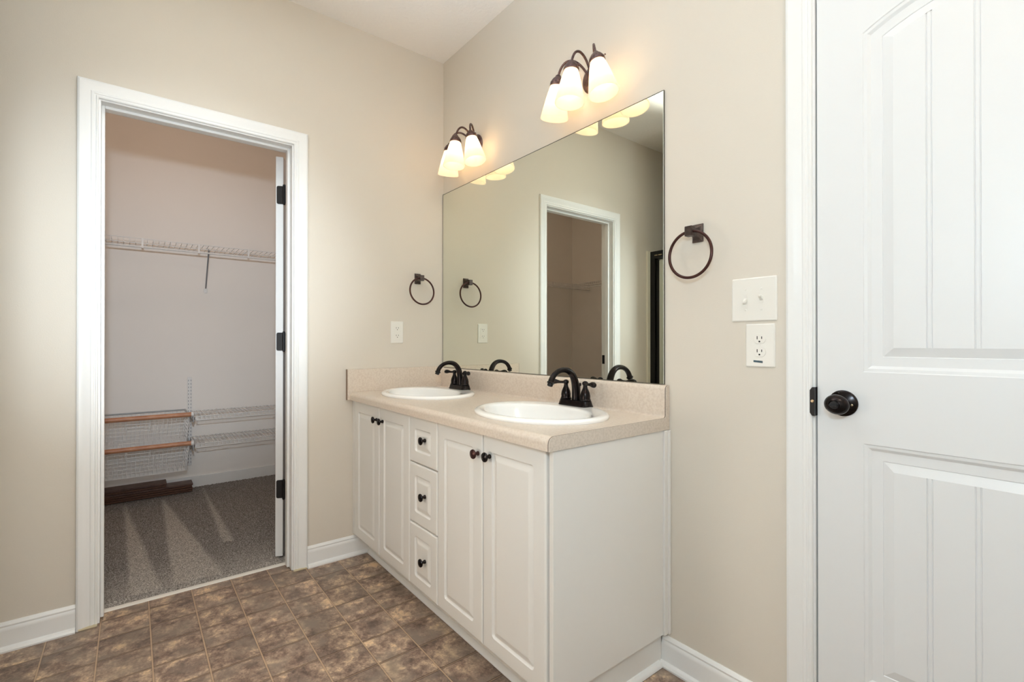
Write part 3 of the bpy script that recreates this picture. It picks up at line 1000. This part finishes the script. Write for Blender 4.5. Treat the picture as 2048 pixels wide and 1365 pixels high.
ob = thing('wide_outlet', (1.824, 0, 1.0915), 'white duplex outlet with small teal sticker below the switch plate', 'outlet')
P = PB(1.824, 1.0915)
obj('wall_plate', plate_mesh(P, .0420, .0635), M['plastic'], ob, 40)
receptacle(P, None, ob, .0195)
receptacle(P, None, ob, -.0185)
bm = lathe(bmesh.new(), [(.0030, 0), (.0030, .0007), (0, .0012)], P(0, .0005, .0053), (0, -1, 0), 12)
obj('screw', bm, M['plastic'], ob)
bm = bmesh.new()
q = [(-.0175, -.0428), (.0085, -.0445), (.0085, -.0508), (-.0175, -.0486)]
rings(bm, [(q, .0054), (q, .0060)], P, True)
tag(obj('sticker', bm, M['label'], ob, 0), 'small teal sticker')

oa = thing('small_outlet', (0, -.292, 1.157), 'white rectangular safety outlet on the left wall above the side splash', 'outlet')
P = PA(-.292, 1.157)
obj('wall_plate', plate_mesh(P, .0365, .0600), M['plastic'], oa, 40)
bm = bmesh.new()
a = rrect(-.0168, .0168, -.0335, .0335, .001, 2); b = rrect(-.0160, .0160, -.0327, .0327, .001, 2)
rings(bm, [(a, .005), (a, .0064), (b, .0070)], P, True)
fc = obj('receptacle_face', bm, M['plastic'], oa, 30)
for v0 in (.021, -.020):
    bm = bmesh.new()
    for u in (-.0064, .0064):
        pts = rrect(u-.0010, u+.0010, v0+.003-.0038, v0+.003+.0038, .0002, 1)
        rings(bm, [(pts, .0069), (pts, .0073)], P, True)
    pts = rrect(-.0021, .0021, v0-.0095, v0-.0053, .0014, 3)
    rings(bm, [(pts, .0069), (pts, .0073)], P, True)
    obj('slots', bm, M['dark'], fc, 0)
bm = bmesh.new()
for v0 in (.0042, -.0042):
    pts = rrect(-.0075, .0075, v0-.003, v0+.003, .0005, 1)
    rings(bm, [(pts, .0068), (pts, .0078)], P, True)
obj('test_button', bm, M['plastic'], fc, 0)

# ------------------------------------------------------------------ closet: ventilated wire shelves
def rod(bm, a, b, r, n=6): tube(bm, [a, b], r, n)

def wire_deck(y0, y1, xb, xf, z, lip, step=.0318, mat='wire', r=.0023, axis='y'):
    """deck wires run from wall to front; lip hangs at the front."""
    T = (lambda x, y, z_: (x, y, z_)) if axis == 'y' else (lambda x, y, z_: (y, x, z_))
    bm = bmesh.new()
    k = int((y1-y0)/step)
    for i in range(k+1):
        y = y0+.004+i*step
        tube(bm, [T(xb, y, z+.003), T(xf, y, z+.003), T(xf+(.003 if xf > xb else -.003), y, z-lip)], r, 5)
    for x, zz in ((xb+.01*(1 if xf > xb else -1), z), (xb+(xf-xb)*.4, z), (xf, z), (xf, z-lip)):
        rod(bm, T(x, y0, zz), T(x, y1, zz), .0030, 6)
    return bm

sh = thing('wire_shelf', (XB, -1.6, 1.79), 'white wire shelf high on the closet rear wall', 'shelf', 'white wire closet shelves')
obj('wire_deck', wire_deck(YL+.01, YR-.01, XB+.004, -1.552, 1.790, .030), M['wire'], sh, 60)
bm = bmesh.new()
rod(bm, (-1.549, YL+.01, 1.735), (-1.549, YR-.01, 1.735), .0052, 8)
obj('hang_rail', bm, M['wire'], sh, 60)
for y in (-2.33, -2.02, -1.70, -1.385, -1.069, -.759, -.44):
    bm = bmesh.new()
    box(bm, -1.556, -1.545, y-.006, y+.006, 1.728, 1.794, .001)
    obj('rail_bracket', bm, M['wire'], sh, 30)
for y in (-2.2, -1.0):
    bm = bmesh.new()
    a, b = Vector((-1.552, y-.009, 1.765)), Vector((XB+.004, y+.003, 1.512))
    tube(bm, [a, b], .0052, 8)
    br = obj('support_brace', bm, M['steel'], sh, 60)
    obj('brace_clip', B(XB+.0005, XB+.012, y-.010, y+.014, 1.478, 1.512, .003), M['wire'], br, 30)

# shelf on the closet's left wall, seen in the mirror
s2 = thing('wire_shelf.001', (-1.0, YL, 1.79), 'white wire shelf on the closet side wall, seen in the mirror', 'shelf', 'white wire closet shelves')
bm = wire_deck(-1.54, -.5, YL+.004, YL+.305, 1.790, .030, axis='x')
obj('wire_deck', bm, M['wire'], s2, 60)
bm = bmesh.new(); rod(bm, (-1.54, YL+.308, 1.735), (-.5, YL+.308, 1.735), .0052, 8)
obj('hang_rail', bm, M['wire'], s2, 60)

# lower shelves to the right of the slotted upright
for nm, z, lb in (('wire_shelf.002', .588, 'upper of the two low white wire shelves beside the sliding baskets'),
                  ('wire_shelf.003', .398, 'lower of the two low white wire shelves beside the sliding baskets')):
    s = thing(nm, (XB, -.7, z), lb, 'shelf', 'white wire closet shelves')
    obj('wire_deck', wire_deck(-1.088, YR-.01, XB+.03, -1.49, z, .026, .0254), M['wire'], s, 60)
    bm = bmesh.new()
    v = [(XB+.018, z-.005), (-1.47, z-.004), (-1.47, z-.016), (XB+.018, z-.075)]
    a = [bm.verts.new((x, -1.0965, zz)) for x, zz in v]; b = [bm.verts.new((x, -1.0905, zz)) for x, zz in v]
    for i in range(4): bm.faces.new((a[i], a[(i+1) % 4], b[(i+1) % 4], b[i]))
    bm.faces.new(a); bm.faces.new(b[::-1])
    obj('shelf_bracket', bm, M['wire'], s, 0)

up_ = thing('slotted_upright', (XB, -1.0985, .18), 'vertical slotted steel upright on the closet rear wall', 'shelf upright')
bm = bmesh.new()
box(bm, XB+.0005, XB+.013, -1.1125, -1.0845, .182, .842, .002)
obj('channel', bm, M['wire'], up_, 30)
bm = bmesh.new()
z = .20
while z < .83:
    for y in (-1.1060, -1.0910): box(bm, XB+.0125, XB+.0137, y-.0022, y+.0022, z, z+.013)
    z += .0254
obj('slots', bm, M['steel'], up_, 0)

# sliding wire baskets
def basket(name, zt, label, xo=0):
    y0, y1, x0, x1 = -1.80, -1.128, XB+.025+xo, -1.478+xo
    zb = zt-.185
    t = thing(name, ((x0+x1)/2, (y0+y1)/2, zb), label, 'basket', 'sliding wire baskets')
    bm = bmesh.new()
    cs = [(x0, y0), (x1, y0), (x1, y1), (x0, y1)]
    for i in range(4):
        a, b = cs[i], cs[(i+1) % 4]
        tube(bm, [(a[0], a[1], zt), (b[0], b[1], zt)], .0055, 8)
    obj('rim', bm, M['wire_gray'], t, 60)
    bm = bmesh.new()
    ins = .018
    g = .0235
    r = .0019
    bx0, bx1, by0, by1 = x0+ins, x1-ins, y0+ins, y1-ins
    k = int((y1-y0)/g)
    for i in range(k+1):
        f = i/k
        ya, yb_ = y0+(y1-y0)*f, by0+(by1-by0)*f
        tube(bm, [(x1, ya, zt), (bx1, yb_, zb), (bx0, yb_, zb), (x0, ya, zt)], r, 4)
    k = int((x1-x0)/g)
    for i in range(k+1):
        f = i/k
        xa, xb_ = x0+(x1-x0)*f, bx0+(bx1-bx0)*f
        tube(bm, [(xa, y1, zt), (xb_, by1, zb), (xb_, by0, zb), (xa, y0, zt)], r, 4)
    lv = [.032, .056, .080, .104, .128, .152, .185]
    for h in lv:
        f = h/.185
        q = [(x0+ins*f, y0+ins*f), (x1-ins*f, y0+ins*f), (x1-ins*f, y1-ins*f), (x0+ins*f, y1-ins*f)]
        for i in range(4):
            a, b = q[i], q[(i+1) % 4]
            tube(bm, [(a[0], a[1], zt-h), (b[0], b[1], zt-h)], r, 4)
    obj('wire_mesh', bm, M['wire'], t, 60)
    bm = bmesh.new()
    ya, yb_ = -1.472, -1.342
    tube(bm, [(x1+.001, ya, zt-.004), (x1-.003, ya, zt-.062), (x1-.003, ya+.006, zt-.068), (x1-.003, yb_-.006, zt-.068), (x1-.003, yb_, zt-.062), (x1+.001, yb_, zt-.004)], .0024, 6)
    tube(bm, [(x1, ya, zt-.034), (x1, yb_, zt-.034)], .0022, 6)
    obj('handle_frame', bm, M['wire'], t, 60)
    return t
basket('wire_basket', .603, 'upper sliding wire basket behind the upper wooden bar')
basket('wire_basket.001', .412, 'lower sliding wire basket above the brown boards')
for z, nm, lb in ((.6115, 'wooden_bar', 'round orange wooden bar in front of the upper wire basket'), (.4165, 'wooden_bar.001', 'round orange wooden bar in front of the lower wire basket')):
    t = thing(nm, (-1.45, -1.45, z-.012), lb, 'bar', 'wooden bars on the closet baskets')
    bm = lathe(bmesh.new(), [(.0155, 0), (.0155, .68)], (-1.45, -1.80, z), (0, 1, 0), 20)
    obj('dowel', bm, M['wood'], t, 40)
    bm = lathe(bmesh.new(), [(.0165, 0), (.0172, .002), (.0172, .014), (.012, .018)], (-1.45, -1.121, z), (0, 1, 0), 20)
    ec = obj('end_bracket', bm, M['wire'], t, 40)
    bm = bmesh.new()
    box(bm, XB+.014, -1.45, -1.1105, -1.1065, z-.055, z-.035)
    box(bm, -1.462, -1.438, -1.1115, -1.1055, z-.052, z+.004)
    obj('side_arm', bm, M['steel'], t, 0)

# stack of brown boards on the carpet
BW, BT = .125, .0150
ends = [-1.092, -1.090, -1.094, -1.088, -1.246, -1.243]
posn = ['bottom board', 'second board from the bottom', 'third board from the bottom', 'fourth board, topmost of the long ones', 'lower of the two short boards on top', 'topmost short board']
for i in range(6):
    z0 = .0185+i*BT
    bm = bmesh.new()
    j = [0, .001, -.001, .0, -.001, .0005][i]
    xf = -1.706+j
    prof = [(xf-BW, z0), (xf-.010, z0), (xf-.010, z0+.0055), (xf, z0+.0060), (xf, z0+BT-.0008), (xf-BW, z0+BT-.0008)]
    sweep(bm, prof, [lambda u, h: (u, -2.30, h), lambda u, h, e=ends[i]: (u, e, h)])
    o = obj('brown_board', bm, M['board'] if i in (3, 5) else M['board_edge'], smooth=0, origin=(-1.77, -1.6, z0))
    tag(o, 'brown board on the carpet, '+posn[i]+' in the stack', 'board', 'brown boards stacked on the closet carpet')

# ------------------------------------------------------------------ shower in the nook (seen in the mirror)
st_ = thing('shower_enclosure', (.6, -2.5, 0), 'cream shower stall with black framed glass door, seen at the mirror edge', 'shower')
bm = bmesh.new()
box(bm, .001, .014, -2.04, -1.955, .002, 1.868, .004)
box(bm, .001, .030, -2.95, -2.04, .002, 1.868)
box(bm, .030, 1.30, -2.97, -2.95, .002, 1.868)
box(bm, 1.30, 1.33, -2.97, -1.98, .002, 1.868)
box(bm, .030, 1.30, -2.95, -1.99, .002, .10)
obj('stall', bm, M['fiberglass'], st_, 30)
bm = bmesh.new()
box(bm, .014, .058, -2.045, -1.995, .10, 1.862)
box(bm, 1.26, 1.30, -2.045, -1.995, .10, 1.862)
box(bm, .058, 1.26, -2.045, -1.995, 1.800, 1.862)
box(bm, .058, 1.26, -2.045, -1.995, .10, .14)
box(bm, .060, .092, -2.030, -2.010, .15, 1.79)
box(bm, .62, .66, -2.030, -2.010, .15, 1.79)
obj('frame', bm, M['blackframe'], st_, 0)
obj('glass_panel', B(.092, .62, -2.016, -2.010, .15, 1.785), M['glass'], st_, 0)
bm = bmesh.new()
box(bm, .060, .090, -1.994, -1.985, 1.822, 1.830, .002)
box(bm, .098, .130, -1.994, -1.985, 1.822, 1.830, .002)
obj('roller_clip', bm, M['brass'], st_, 30)
